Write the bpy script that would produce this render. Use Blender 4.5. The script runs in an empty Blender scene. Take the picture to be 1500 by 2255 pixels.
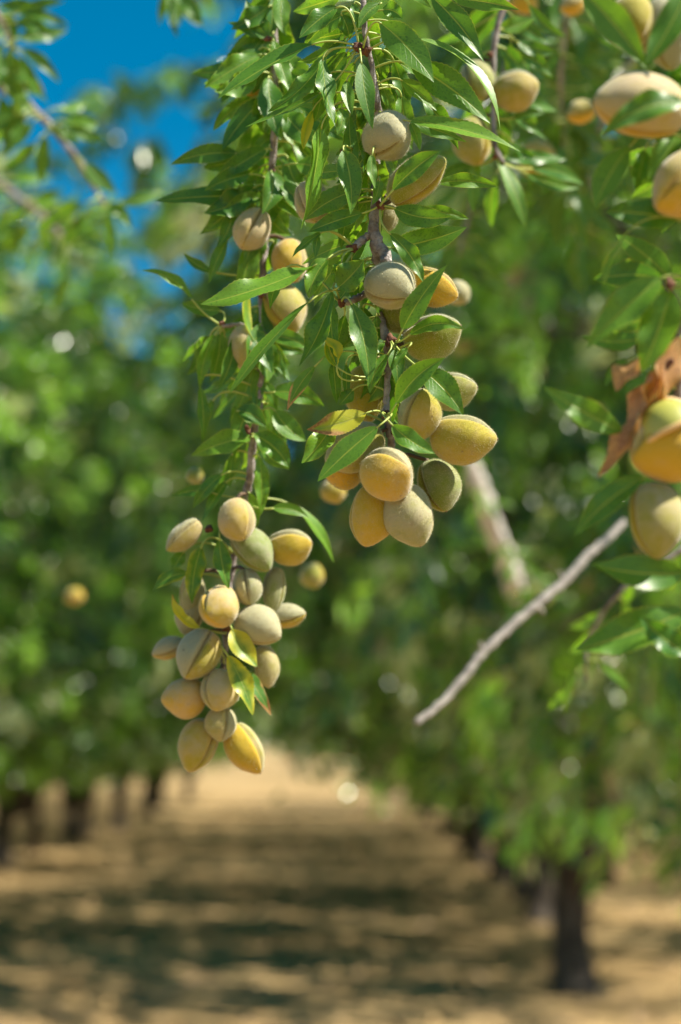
import bpy, math, random
import numpy as np
from mathutils import Vector, Matrix

R = math.radians
SC = bpy.context.scene
COL = SC.collection

# ------------------------------------------------------------------ camera
FPX, CX, CY = 3132.0, 750.0, 1127.5          # focal length and centre in photograph pixels
PITCH = R(9.3)
CAM = Vector((0, 0, 1.6))
cam_d = bpy.data.cameras.new('camera')
cam = bpy.data.objects.new('camera', cam_d); COL.objects.link(cam)
cam.location = CAM; cam.rotation_euler = (R(90) + PITCH, 0, 0)
cam_d.sensor_fit = 'VERTICAL'; cam_d.sensor_height = 36; cam_d.lens = 50
cam_d.clip_start = 0.02; cam_d.clip_end = 2000
cam_d.dof.use_dof = True; cam_d.dof.focus_distance = 0.86; cam_d.dof.aperture_fstop = 3.6
cam_d.dof.aperture_blades = 0
SC.camera = cam
RIGHT = Vector((1, 0, 0)); FWD = Vector((0, math.cos(PITCH), math.sin(PITCH))); UPV = Vector((0, -math.sin(PITCH), math.cos(PITCH)))

def P(px, py, d):
    return CAM + d * (RIGHT * ((px - CX) / FPX) - UPV * ((py - CY) / FPX) + FWD)

# ------------------------------------------------------------------ light
SUN_EL, SUN_AZ = R(51), R(107)                # azimuth clockwise from +Y
S = Vector((math.sin(SUN_AZ) * math.cos(SUN_EL), math.cos(SUN_AZ) * math.cos(SUN_EL), math.sin(SUN_EL)))
w = bpy.data.worlds.new('World'); SC.world = w; w.use_nodes = True
nt = w.node_tree; nt.nodes.clear()
sky = nt.nodes.new('ShaderNodeTexSky'); sky.sky_type = 'NISHITA'; sky.sun_disc = False
sky.sun_elevation = SUN_EL; sky.sun_rotation = SUN_AZ; sky.altitude = 600; sky.air_density = 1.0; sky.dust_density = 0.1; sky.ozone_density = 3.0
bg = nt.nodes.new('ShaderNodeBackground'); bg.inputs[1].default_value = 0.06
wo = nt.nodes.new('ShaderNodeOutputWorld')
hs = nt.nodes.new('ShaderNodeHueSaturation'); hs.inputs['Hue'].default_value = .478; hs.inputs['Saturation'].default_value = 1.45
nt.links.new(sky.outputs[0], hs.inputs['Color']); nt.links.new(hs.outputs[0], bg.inputs[0]); nt.links.new(bg.outputs[0], wo.inputs[0])
sl = bpy.data.lights.new('sun', 'SUN'); sl.energy = 5.0; sl.angle = R(0.53); sl.color = (1.0, 0.93, 0.80)
so = bpy.data.objects.new('sun', sl); COL.objects.link(so)
so.rotation_euler = (-S).to_track_quat('-Z', 'Y').to_euler()
SC.view_settings.view_transform = 'Standard'; SC.view_settings.look = 'None'
SC.view_settings.exposure = 1.28; SC.view_settings.gamma = 1
SC.cycles.use_denoising = True
SC.cycles.max_bounces = 7; SC.cycles.diffuse_bounces = 3; SC.cycles.glossy_bounces = 2
SC.cycles.transmission_bounces = 5; SC.cycles.sample_clamp_indirect = 6
SC.cycles.caustics_reflective = False; SC.cycles.caustics_refractive = False

# ------------------------------------------------------------------ node helpers
class M:
    def __init__(s, name):
        s.m = bpy.data.materials.new(name); s.m.use_nodes = True
        s.t = s.m.node_tree; s.t.nodes.clear()
        s.out = s.n('ShaderNodeOutputMaterial')
    def n(s, t, **k):
        x = s.t.nodes.new(t)
        for a, b in k.items(): setattr(x, a, b)
        return x
    def set(s, sock, v):
        if isinstance(v, bpy.types.NodeSocket): s.t.links.new(v, sock)
        else: sock.default_value = (*v, 1) if isinstance(v, tuple) and len(v) == 3 and sock.type == 'RGBA' else v
    def math(s, op, a, b=0.0, c=0.0, clamp=False):
        x = s.n('ShaderNodeMath', operation=op, use_clamp=clamp)
        for i, v in enumerate((a, b, c)): s.set(x.inputs[i], v)
        return x.outputs[0]
    def mix(s, f, a, b, blend='MIX'):
        x = s.n('ShaderNodeMix', data_type='RGBA', blend_type=blend)
        s.set(x.inputs[0], f); s.set(x.inputs[6], a); s.set(x.inputs[7], b)
        return x.outputs[2]
    def noise(s, vec, scale, detail=2.0, rough=0.5):
        x = s.n('ShaderNodeTexNoise'); s.set(x.inputs['Vector'], vec)
        x.inputs['Scale'].default_value = scale; x.inputs['Detail'].default_value = detail; x.inputs['Roughness'].default_value = rough
        return x.outputs[0]
    def step(s, v, a, b):
        x = s.n('ShaderNodeMapRange', interpolation_type='SMOOTHSTEP')
        s.set(x.inputs[0], v); x.inputs[1].default_value = a; x.inputs[2].default_value = b
        return x.outputs[0]
    def bump(s, h, strength, dist):
        x = s.n('ShaderNodeBump'); s.set(x.inputs['Height'], h); x.inputs['Strength'].default_value = strength; x.inputs['Distance'].default_value = dist
        return x.outputs[0]
    def bsdf(s, **k):
        x = s.n('ShaderNodeBsdfPrincipled')
        for a, v in k.items(): s.set(x.inputs[a.replace('_', ' ')], v)
        return x
    def end(s, sh): s.t.links.new(sh, s.out.inputs[0]); return s.m

def leaf_material(name, detail=True):
    m = M(name)
    oi = m.n('ShaderNodeObjectInfo')
    sep = m.n('ShaderNodeSeparateColor'); m.set(sep.inputs[0], oi.outputs['Color'])
    var, yel, brn = sep.outputs
    obj = m.n('ShaderNodeTexCoord').outputs['Object']
    uv = m.n('ShaderNodeTexCoord').outputs['UV']
    su = m.n('ShaderNodeSeparateXYZ'); m.set(su.inputs[0], uv)
    u = m.math('ABSOLUTE', m.math('SUBTRACT', m.math('MULTIPLY', su.outputs[0], 2), 1)); v = su.outputs[1]
    n1 = m.noise(obj, 55, 3); n2 = m.noise(obj, 700, 2, .6)
    back = m.n('ShaderNodeNewGeometry').outputs['Backfacing']
    g = m.mix(var, (0.040, 0.135, 0.012), (0.13, 0.27, 0.018))
    g = m.mix(m.step(n1, .35, .7), g, m.mix(.5, g, (0.10, 0.24, 0.018)))
    g = m.mix(m.math('MULTIPLY', m.step(n2, .52, .72), .55), g, (0.02, 0.07, 0.012))
    under = m.mix(.55, g, (0.16, 0.27, 0.10))
    g = m.mix(back, g, under)
    # yellowing, spreading in blotches from the margin
    yb = m.math('ADD', m.math('MULTIPLY', n1, 1.1), m.math('MULTIPLY', u, .35))
    yb = m.math('ADD', yb, m.math('SUBTRACT', m.math('MULTIPLY', yel, 1.2), 1.3))
    g = m.mix(m.step(yb, -.1, .3), g, (0.42, 0.42, 0.03))
    bb = m.math('ADD', m.math('MULTIPLY', n1, .7), m.math('ADD', m.math('MULTIPLY', u, .3), m.math('MULTIPLY', v, .75)))
    bb = m.math('ADD', bb, m.math('SUBTRACT', m.math('MULTIPLY', brn, 1.6), 1.62))
    brown = m.mix(m.step(m.math('ADD', m.math('MULTIPLY', n2, .4), m.math('MULTIPLY', n1, .6)), .35, .65), (0.20, 0.085, 0.025), (0.50, 0.30, 0.13))
    g = m.mix(m.step(bb, -.04, .1), g, brown)
    # veins and the thin pale margin
    ph = m.math('ADD', m.math('MULTIPLY', n1, 1.6), m.math('SUBTRACT', m.math('MULTIPLY', v, 11), m.math('MULTIPLY', u, 2.6)))
    fr = m.math('ABSOLUTE', m.math('SUBTRACT', m.math('FRACT', ph), .5))
    vein = m.math('MULTIPLY', m.step(fr, .09, .0), m.step(u, 1.0, .15))
    rib = m.step(u, .07, .025)
    edge = m.step(u, .93, .99)
    g = m.mix(m.math('MULTIPLY', vein, .16), g, (0.22, 0.36, 0.06))
    g = m.mix(m.math('MULTIPLY', rib, .7), g, m.mix(brn, (0.30, 0.38, 0.06), (0.35, 0.22, 0.10)))
    g = m.mix(m.math('MULTIPLY', edge, .55), g, m.mix(brn, (0.36, 0.40, 0.06), (0.35, 0.2, 0.08)))
    h = m.math('SUBTRACT', m.math('MULTIPLY', n2, .35), m.math('ADD', m.math('MULTIPLY', vein, .4), rib))
    bs = m.bsdf(Base_Color=g, Roughness=.40, Specular_IOR_Level=.45, Normal=m.bump(h, .35, .0006))
    tr = m.n('ShaderNodeBsdfTranslucent')
    m.set(tr.inputs[0], m.mix(1.0, g, (2.3, 2.0, .8), 'MULTIPLY'))
    mx = m.n('ShaderNodeMixShader'); mx.inputs[0].default_value = .36
    m.t.links.new(bs.outputs[0], mx.inputs[1]); m.t.links.new(tr.outputs[0], mx.inputs[2])
    return m.end(mx.outputs[0])

def crown_material(name, tone=1.0):
    m = M(name)
    at = m.n('ShaderNodeAttribute', attribute_name='tint').outputs['Fac']
    g = m.mix(at, tuple(tone * c for c in (0.018, 0.072, 0.006)), tuple(tone * c for c in (0.18, 0.35, 0.020)))
    g = m.mix(m.step(at, .80, .82), g, (0.26, 0.46, 0.05))  # bright yellow-green clumps, sunlit leaves put into the colour
    g = m.mix(m.step(at, .89, .91), g, (0.40, 0.45, 0.24))  # pale clumps: blurred sun glints painted in as leaf colour
    g = m.mix(m.step(at, .96, .98), g, (0.30, 0.23, 0.10))
    bs = m.bsdf(Base_Color=g, Roughness=.36, Specular_IOR_Level=.7, Coat_Weight=.6, Coat_Roughness=.2)
    tr = m.n('ShaderNodeBsdfTranslucent'); m.set(tr.inputs[0], m.mix(1.0, g, (2.2, 2.2, .9), 'MULTIPLY'))
    mx = m.n('ShaderNodeMixShader'); mx.inputs[0].default_value = .36
    m.t.links.new(bs.outputs[0], mx.inputs[1]); m.t.links.new(tr.outputs[0], mx.inputs[2])
    return m.end(mx.outputs[0])

def fruit_material():
    m = M('almond_hull')
    oi = m.n('ShaderNodeObjectInfo')
    sep = m.n('ShaderNodeSeparateColor'); m.set(sep.inputs[0], oi.outputs['Color'])
    orange, grey, green = sep.outputs
    obj = m.n('ShaderNodeTexCoord').outputs['Object']
    off = m.n('ShaderNodeVectorMath', operation='ADD'); m.set(off.inputs[0], obj)
    cmb = m.n('ShaderNodeCombineXYZ'); m.set(cmb.inputs[0], m.math('MULTIPLY', oi.outputs['Random'], 9.0)); m.t.links.new(cmb.outputs[0], off.inputs[1])
    o2 = off.outputs[0]
    n1 = m.noise(o2, 45, 3); n2 = m.noise(o2, 1300, 2, .7); n3 = m.noise(o2, 180, 3, .6)
    bounce_tint = m.n('ShaderNodeAttribute', attribute_name='bounce_tint').outputs['Fac']
    sut = m.n('ShaderNodeAttribute', attribute_name='suture').outputs['Fac']
    c = m.mix(green, (0.29, 0.275, 0.014), (0.125, 0.185, 0.010))
    f = m.math('ADD', m.math('MULTIPLY', bounce_tint, .65), m.math('ADD', m.math('MULTIPLY', n1, .8), m.math('SUBTRACT', m.math('MULTIPLY', orange, .8), 1.15)))
    c = m.mix(m.step(f, -.40, .80), c, (0.53, 0.31, 0.014))  # ripening orange, weighted to the lower side as painted ground bounce
    f2 = m.math('ADD', m.math('MULTIPLY', n3, .5), m.math('SUBTRACT', m.math('ADD', n1, m.math('MULTIPLY', grey, .8)), m.math('ADD', .66, m.math('MULTIPLY', bounce_tint, .75))))
    c = m.mix(m.math('MULTIPLY', m.step(f2, -.25, .55), .5), c, (0.40, 0.365, 0.35))  # grey bloom, kept to the upper side as painted sky reflection
    c = m.mix(m.math('MULTIPLY', m.step(n3, .58, .75), .22), c, (0.16, 0.11, 0.04))
    c = m.mix(m.math('MULTIPLY', m.step(n2, .40, .72), .18), c, (0.44, 0.38, 0.18))
    vo = m.n('ShaderNodeTexVoronoi'); m.set(vo.inputs['Vector'], o2); vo.inputs['Scale'].default_value = 150
    spot = m.math('MULTIPLY', m.step(vo.outputs['Distance'], .16, .06), m.step(n1, .5, .62))
    c = m.mix(m.math('MULTIPLY', spot, .6), c, (0.12, 0.07, 0.025))
    c = m.mix(m.math('MULTIPLY', sut, .65), c, (0.20, 0.13, 0.03))
    bs = m.bsdf(Base_Color=c, Roughness=.75, Specular_IOR_Level=.25, Sheen_Weight=.4, Sheen_Roughness=.4, Sheen_Tint=(1.0, 1.0, 1.0),
                Subsurface_Weight=.12, Subsurface_Radius=(.004, .003, .001), Subsurface_Scale=1.0,
                Normal=m.bump(m.math('ADD', n2, m.math('MULTIPLY', n3, .6)), .5, .0005))
    return m.end(bs.outputs[0])

def bark_material(name, c1, c2, scale=120):
    m = M(name)
    obj = m.n('ShaderNodeTexCoord').outputs['Object']
    n1 = m.noise(obj, scale, 4, .6); n2 = m.noise(obj, scale * 6, 3, .6)
    c = m.mix(m.step(n1, .35, .65), c1, c2)
    c = m.mix(m.math('MULTIPLY', m.step(n2, .55, .7), .5), c, tuple(.35 * x for x in c1))
    bs = m.bsdf(Base_Color=c, Roughness=.8, Specular_IOR_Level=.3, Normal=m.bump(m.math('ADD', n1, n2), .6, .002 if scale > 50 else .02))
    return m.end(bs.outputs[0])

def plain(name, c, rough=.6, sss=0):
    m = M(name); return m.end(m.bsdf(Base_Color=c, Roughness=rough).outputs[0])

LEAF = leaf_material('leaf_green'); CROWN = crown_material('crown_leaf')
HULL = fruit_material()
BARK = bark_material('twig_bark', (0.15, 0.115, 0.10), (0.36, 0.32, 0.30))
GREYBARK = bark_material('dead_twig_bark', (0.20, 0.175, 0.155), (0.34, 0.305, 0.27))
TRUNK = bark_material('trunk_bark', (0.030, 0.022, 0.016), (0.085, 0.066, 0.05), 9)
LIMB = bark_material('limb_bark', (0.45, 0.41, 0.36), (0.68, 0.64, 0.58), 14)
PETIOLE = plain('petiole_green', (0.33, 0.40, 0.08), .5)
STALK = plain('stalk_brown', (0.10, 0.06, 0.03), .8)
BUD = bark_material('bud_scales', (0.10, 0.035, 0.022), (0.20, 0.09, 0.05), 300)
FUZZ = plain('velvet_hair', (0.46, 0.44, 0.25), .6)
TIP = plain('dry_tip', (0.22, 0.15, 0.09), .8)

def ground_material():
    m = M('orchard_soil')
    obj = m.n('ShaderNodeTexCoord').outputs['Object']
    n1 = m.noise(obj, .35, 4, .55); n2 = m.noise(obj, 2.3, 5, .65); n3 = m.noise(obj, 22, 4, .7)
    c = m.mix(m.step(n1, .3, .7), (0.27, 0.180, 0.078), (0.41, 0.290, 0.140))
    c = m.mix(m.math('MULTIPLY', m.step(n2, .5, .68), .6), c, (0.24, 0.155, 0.075))
    c = m.mix(m.math('MULTIPLY', m.step(n3, .55, .72), .5), c, (0.20, 0.13, 0.06))
    bs = m.bsdf(Base_Color=c, Roughness=.95, Specular_IOR_Level=.1, Normal=m.bump(m.math('ADD', n2, m.math('MULTIPLY', n3, .4)), 1.0, .06))
    return m.end(bs.outputs[0])
SOIL = ground_material()

# ------------------------------------------------------------------ object helpers
def link(name, mesh, parent=None, mats=()):
    o = bpy.data.objects.new(name, mesh); COL.objects.link(o)
    for mt in mats:
        if len(mesh.materials) < len(mats): mesh.materials.append(mt)
    if parent: o.parent = parent
    return o
def tag(o, label=None, cat=None, group=None, kind=None):
    if label: o['label'] = label
    if cat: o['category'] = cat
    if group: o['group'] = group
    if kind: o['kind'] = kind
    return o
def empty(name, loc=(0, 0, 0)):
    o = bpy.data.objects.new(name, None); COL.objects.link(o); o.location = loc; o.empty_display_size = .02
    return o
def mesh_from(name, v, f, smooth=True, uv=None):
    me = bpy.data.meshes.new(name); me.from_pydata([tuple(x) for x in v], [], f); 
    if smooth: me.polygons.foreach_set('use_smooth', [True] * len(me.polygons))
    if uv is not None:
        l = me.uv_layers.new(name='UVMap'); idx = np.empty(len(me.loops), int); me.loops.foreach_get('vertex_index', idx)
        l.data.foreach_set('uv', np.asarray(uv, float)[idx].ravel())
    me.update(); return me

def smooth_path(pts, k=6):
    """Catmull-Rom through pts (numpy n x d)"""
    p = np.asarray(pts, float)
    if len(p) < 3:
        t = np.linspace(0, 1, k + 1)[:, None]; return p[0] * (1 - t) + p[-1] * t
    q = np.vstack([2 * p[0] - p[1], p, 2 * p[-1] - p[-2]]); out = []
    for i in range(1, len(q) - 2):
        for j in range(k):
            t = j / k; a, b, c, d = q[i - 1], q[i], q[i + 1], q[i + 2]
            out.append(.5 * (2 * b + (c - a) * t + (2 * a - 5 * b + 4 * c - d) * t * t + (3 * b - a - 3 * c + d) * t ** 3))
    out.append(p[-1]); return np.array(out)

def tube(pts, rad, sides=8, jitter=0, rng=None):
    pts = np.asarray(pts, float); n = len(pts); rad = np.broadcast_to(rad, (n,)) if np.ndim(rad) < 2 else rad
    tan = np.gradient(pts, axis=0); tan /= np.linalg.norm(tan, axis=1)[:, None] + 1e-12
    ref = np.array((0.31, 0.9, 0.2)); v = []; f = []
    x = np.cross(tan[0], ref); x /= np.linalg.norm(x)
    for i in range(n):
        x = x - tan[i] * np.dot(x, tan[i]); x /= np.linalg.norm(x) + 1e-12; y = np.cross(tan[i], x)
        for s in range(sides):
            a = 2 * math.pi * s / sides; r = rad[i] * (1 + (rng.uniform(-jitter, jitter) if jitter else 0))
            v.append(pts[i] + r * (math.cos(a) * x + math.sin(a) * y))
    for i in range(n - 1):
        for s in range(sides):
            t = (s + 1) % sides; f.append((i * sides + s, i * sides + t, (i + 1) * sides + t, (i + 1) * sides + s))
    f.append(tuple(range(sides))[::-1]); f.append(tuple((n - 1) * sides + s for s in range(sides)))
    return v, f
def merge(parts):
    V = []; F = []
    for v, f in parts:
        o = len(V); V.extend(v); F.extend([tuple(i + o for i in q) for q in f])
    return V, F

# ------------------------------------------------------------------ leaves
def blade_mesh(B, C, T, W, roll_w, rng, n=40, m=4, fold=.22, wave=.12, twist=0.0, serr=.035, curl=0.0, side_sign=None):
    B, C, T = map(np.array, (B, C, T)); view = np.array(CAM)
    s = np.linspace(0, 1, n + 1)
    c = ((1 - s) ** 2)[:, None] * B + (2 * s * (1 - s))[:, None] * C + (s ** 2)[:, None] * T
    tan = np.gradient(c, axis=0); tan /= np.linalg.norm(tan, axis=1)[:, None]
    mid = c[n // 2]; a = (T - B) / np.linalg.norm(T - B)
    vd = view - mid; vd /= np.linalg.norm(vd); vd = vd - a * np.dot(vd, a); vd /= np.linalg.norm(vd)
    side = np.cross(vd, a)
    roll = math.acos(max(-1, min(1, roll_w / W)))
    # choose the roll that turns the face towards the sky
    best = None
    for sg in ((1, -1) if side_sign is None else (side_sign,)):
        nr = math.cos(roll) * vd + math.sin(roll) * sg * side
        sc = nr[2] + .35 * nr[0]
        if best is None or sc > best[0]: best = (sc, sg)
    sg = best[1]
    ph1, ph2 = rng.uniform(0, 6.28), rng.uniform(0, 6.28); k1, k2 = rng.uniform(1.2, 2.6), rng.uniform(1.2, 2.6)
    shape = np.sin(math.pi * s ** rng.uniform(.70, .92)) ** rng.uniform(.80, 1.02) * (1 - rng.uniform(0, .22) * s) * (1 + .05 * np.sin(s * rng.uniform(7, 14) + rng.uniform(0, 6)))
    shape = shape / shape.max()
    V = []; UV = []; F = []
    for i in range(n + 1):
        ra = sg * roll + twist * (s[i] - .45)
        t = tan[i]
        v0 = vd - t * np.dot(vd, t); v0 /= np.linalg.norm(v0); s0 = np.cross(v0, t)
        nr = math.cos(ra) * v0 + math.sin(ra) * s0; sd = np.cross(nr, t); 
        for j in range(-m, m + 1):
            u = j / m; hw = W / 2 * max(shape[i], .012)
            if abs(j) == m and serr: hw *= 1 + serr * (1 if i % 2 else -1)
            kk, pp = (k1, ph1) if u > 0 else (k2, ph2)
            z = fold * abs(u) + wave * u * u * math.sin(kk * 6.28 * s[i] + pp) - curl * u * u
            V.append(c[i] + sd * (u * hw * math.cos(fold * .8)) + nr * (z * hw))
            UV.append((u * .5 + .5, s[i]))
    w_ = 2 * m + 1
    for i in range(n):
        for j in range(w_ - 1):
            q = (i * w_ + j, i * w_ + j + 1, (i + 1) * w_ + j + 1, (i + 1) * w_ + j)
            F.append(q)
    # winding so that face normal = upper side
    p0, p1, p3 = V[F[len(F) // 2][0]], V[F[len(F) // 2][1]], V[F[len(F) // 2][3]]
    if np.dot(np.cross(p1 - p0, p3 - p0), nr) < 0: F = [q[::-1] for q in F]
    return V, F, UV

class Branch:
    def __init__(s, name, label, cat, depth, stems, seed, group=None, nodes=(), bark=None, part='stem'):
        """stems: list of polylines [(px,py,dz_cm,radius_px),...]"""
        s.d = depth; s.rng = random.Random(seed); s.wood = []
        s.root = empty(name, P(stems[0][0][0], stems[0][0][1], depth + stems[0][0][2] / 100)); tag(s.root, label, cat, group)
        s.o = np.array(s.root.location)
        s.paths = []
        for k, st in enumerate(stems):
            q = smooth_path([(*P(x, y, depth + z / 100), r / FPX * depth) for x, y, z, r in st], 7)
            wob = np.random.RandomState(seed + k).normal(0, 1, (len(q), 3)) * q[:, 3:4] * .10
            s.paths.append(q); v, f = tube(q[:, :3] + wob - s.o, q[:, 3] * (1 + .12 * np.sin(np.arange(len(q)) * 1.9)), 9)
            link(part if k == 0 else 'twig', mesh_from(part, v, f), s.root, [bark or BARK])
        s.cloud = np.vstack([p[:, :3] for p in s.paths])
        s.crad = np.concatenate([p[:, 3] for p in s.paths])
        for nx, ny, nz, nr in nodes: s.bud(nx, ny, nz, nr)
    def bud(s, nx, ny, nz, nr):
        c = np.array(P(nx, ny, s.d + nz / 100)) - s.o; r = nr / FPX * s.d; parts = []
        for k in range(7):
            d = np.array([s.rng.gauss(0, 1) for _ in range(3)]); d /= np.linalg.norm(d)
            L = r * s.rng.uniform(.7, 1.2)
            pts = [c + d * L * t for t in (-.2, .2, .6, .9, 1.05)]
            parts.append(tube(pts, np.array((.35, .5, .42, .2, .03)) * r, 6))
        link('bud', mesh_from('bud', *merge(parts)), s.root, [BUD])
    def leaf(s, bx, by, tx, ty, w, bend=0, db=0., dt=0., yel=0., brn=0., n=40, m=4, arch=None, twist=None, var=None, petiole=True, name='leaf', label=None, fold=None, wave=None, W=None, node=None):
        r = s.rng; D = s.d
        B = P(bx, by, D + db / 100); T = P(tx, ty, D + dt / 100); L = math.hypot(tx - bx, ty - by)
        ux, uy = (tx - bx) / L, (ty - by) / L
        if arch is None: arch = r.uniform(-.02, .10) * L
        C = P((bx + tx) / 2 - uy * bend * 2, (by + ty) / 2 + ux * bend * 2, D + (db + dt) / 200 - arch / FPX * D)
        sc = D / FPX
        Wt = (W or max(w * 1.04, .25 * L * r.uniform(.95, 1.05))) * sc
        V, F, UV = blade_mesh(B, C, T, Wt, w * sc, r, n, m, r.uniform(.12, .34) if fold is None else fold,
                              r.uniform(.05, .34) if wave is None else wave, r.uniform(-.85, .85) if twist is None else twist, .035 if n > 20 else 0)
        c0 = np.array(B)
        o = link(name, mesh_from('leaf', [p - c0 for p in V], F, True, UV), s.root, [LEAF]); o.location = Vector(c0 - s.o)
        o.color = (r.uniform(0, 1) if var is None else var, yel, brn, 1)
        if label: o['label'] = label
        if petiole:
            if node is not None: tgt = np.array(P(node[0], node[1], D + node[2] / 100))
            else:
                dd = np.linalg.norm(s.cloud - c0, axis=1); k = int(np.argmin(dd + .3 * np.abs(s.cloud[:, 2] - c0[2]))); tgt = s.cloud[k]
            dist = np.linalg.norm(tgt - c0)
            if dist < 150 * sc and dist > 2 * sc:
                tl = np.array(C) - c0; tl /= np.linalg.norm(tl)
                cc = c0 - tl * dist * .45
                t = np.linspace(0, 1, 9)[:, None]
                pts = (1 - t) ** 2 * tgt + 2 * t * (1 - t) * cc + t ** 2 * (c0 + tl * 4 * sc)
                rad = np.linspace(2.6, 1.9, 9) * sc * (1.0 if D < 1.2 else .9)
                v, f = tube(pts - c0, rad, 6); po = link('petiole', mesh_from('petiole', v, f), o, [PETIOLE])
            elif dist >= 150 * sc:
                tl = np.array(C) - c0; tl /= np.linalg.norm(tl)
                v, f = tube([-tl * 30 * sc * q for q in (1, .6, .3, -.1)], np.array((1.6, 1.9, 2.0, 1.9)) * sc, 6); link('petiole', mesh_from('petiole', v, f), o, [PETIOLE])
        return o
    def leaves(s, text, **kw):
        for ln in text.strip().splitlines():
            ln = ln.split('#')[0].strip()
            if ln: s.leaf(*[float(x) for x in ln.split()], **kw)
    def fill(s, count, y0, y1, ang=(-150, -30), length=(80, 150), width=(16, 42), dz=(1, 6), n=24, spread=40, var=None):
        r = s.rng; sc = s.d / FPX
        pys = np.array([CY - np.dot(p - np.array(CAM), np.array(UPV)) / np.dot(p - np.array(CAM), np.array(FWD)) * FPX for p in s.cloud])
        pxs = np.array([CX + (p - np.array(CAM))[0] / np.dot(p - np.array(CAM), np.array(FWD)) * FPX for p in s.cloud])
        ok = np.where((pys > y0) & (pys < y1))[0]
        for _ in range(count):
            k = ok[r.randrange(len(ok))]; a = R(r.uniform(*ang)); L = r.uniform(*length); z = r.uniform(*dz)
            off = r.uniform(12, spread)
            bx, by = pxs[k] + math.cos(a) * off, pys[k] - math.sin(a) * off
            a2 = a + r.uniform(-.5, .3) * (1 if math.cos(a) > 0 else -1)
            s.leaf(bx, by, bx + math.cos(a2) * L, by - math.sin(a2) * L, r.uniform(*width), r.uniform(-12, 12), z * .4, z, r.choice((0, 0, 0, .25)), 0, n=n, m=3, var=var)

# ------------------------------------------------------------------ almonds
def hull_mesh(L, W, Tk, rng, bounce_dir, nz=26, na=48, groove=.11, tipk=.10, bulge=.0):
    V = []; F = []; bounce_w = []; su = []
    p1, p2 = rng.uniform(0, 6), rng.uniform(0, 6)
    for i in range(nz + 1):
        t = i / nz; tt = .5 - .5 * math.cos(math.pi * t)
        x = 2 * tt - 1
        rr = (max(0, 1 - abs(x) ** 2.25)) ** .56 * (1 + .05 * x - .20 * max(0, x) ** 2)
        if tt > .9: rr += tipk * .22 * math.sin((tt - .9) / .1 * math.pi)
        z = (tt - .5) * L + (.035 * L * max(0, (tt - .93) / .07) if tt > .93 else 0)
        if tt < .10: z += (.10 - tt) * L * .45           # dimple at the stalk end
        for k in range(na):
            a = 2 * math.pi * k / na; d = (a + math.pi) % (2 * math.pi) - math.pi
            g = math.exp(-(d / .085) ** 2); sh = math.exp(-((abs(d) - .24) / .15) ** 2)
            e = 1 - groove * 2.0 * g * min(1, rr * 2) + groove * .32 * sh
            e *= 1 + .028 * math.sin(2 * a + p2 + 4 * tt) + .018 * math.sin(3 * a + p1 + 3 * tt) + .012 * math.sin(5 * a + p2 - 4 * tt)
            cx = math.cos(a); ex = W / 2 * (.92 if cx > 0 else 1.06)
            V.append((ex * cx * rr * e - W * .05 * math.sin(math.pi * tt), Tk / 2 * math.sin(a) * rr * e, z))
            qx = np.array((ex * cx * rr / (W / 2) ** 2, math.sin(a) * rr / (Tk / 2), z * 2 / L / (L / 2))); qx[0] *= W / 2; qx[2] *= L / 2; bounce_w.append(.5 + .5 * float(np.dot(qx, bounce_dir)) / (np.linalg.norm(qx) + 1e-9)); su.append(math.exp(-(d / .075) ** 2) * min(1, rr * 2))
    for i in range(nz):
        for k in range(na):
            q = (k + 1) % na; F.append((i * na + k, i * na + q, (i + 1) * na + q, (i + 1) * na + k))
    F.append(tuple(range(na))[::-1]); F.append(tuple(nz * na + k for k in range(na)))
    me = mesh_from('almond_hull', V, F)
    for nm, dat in (('bounce_tint', bounce_w), ('suture', su)):
        at = me.attributes.new(nm, 'FLOAT', 'POINT'); at.data.foreach_set('value', dat)
    return me

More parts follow.
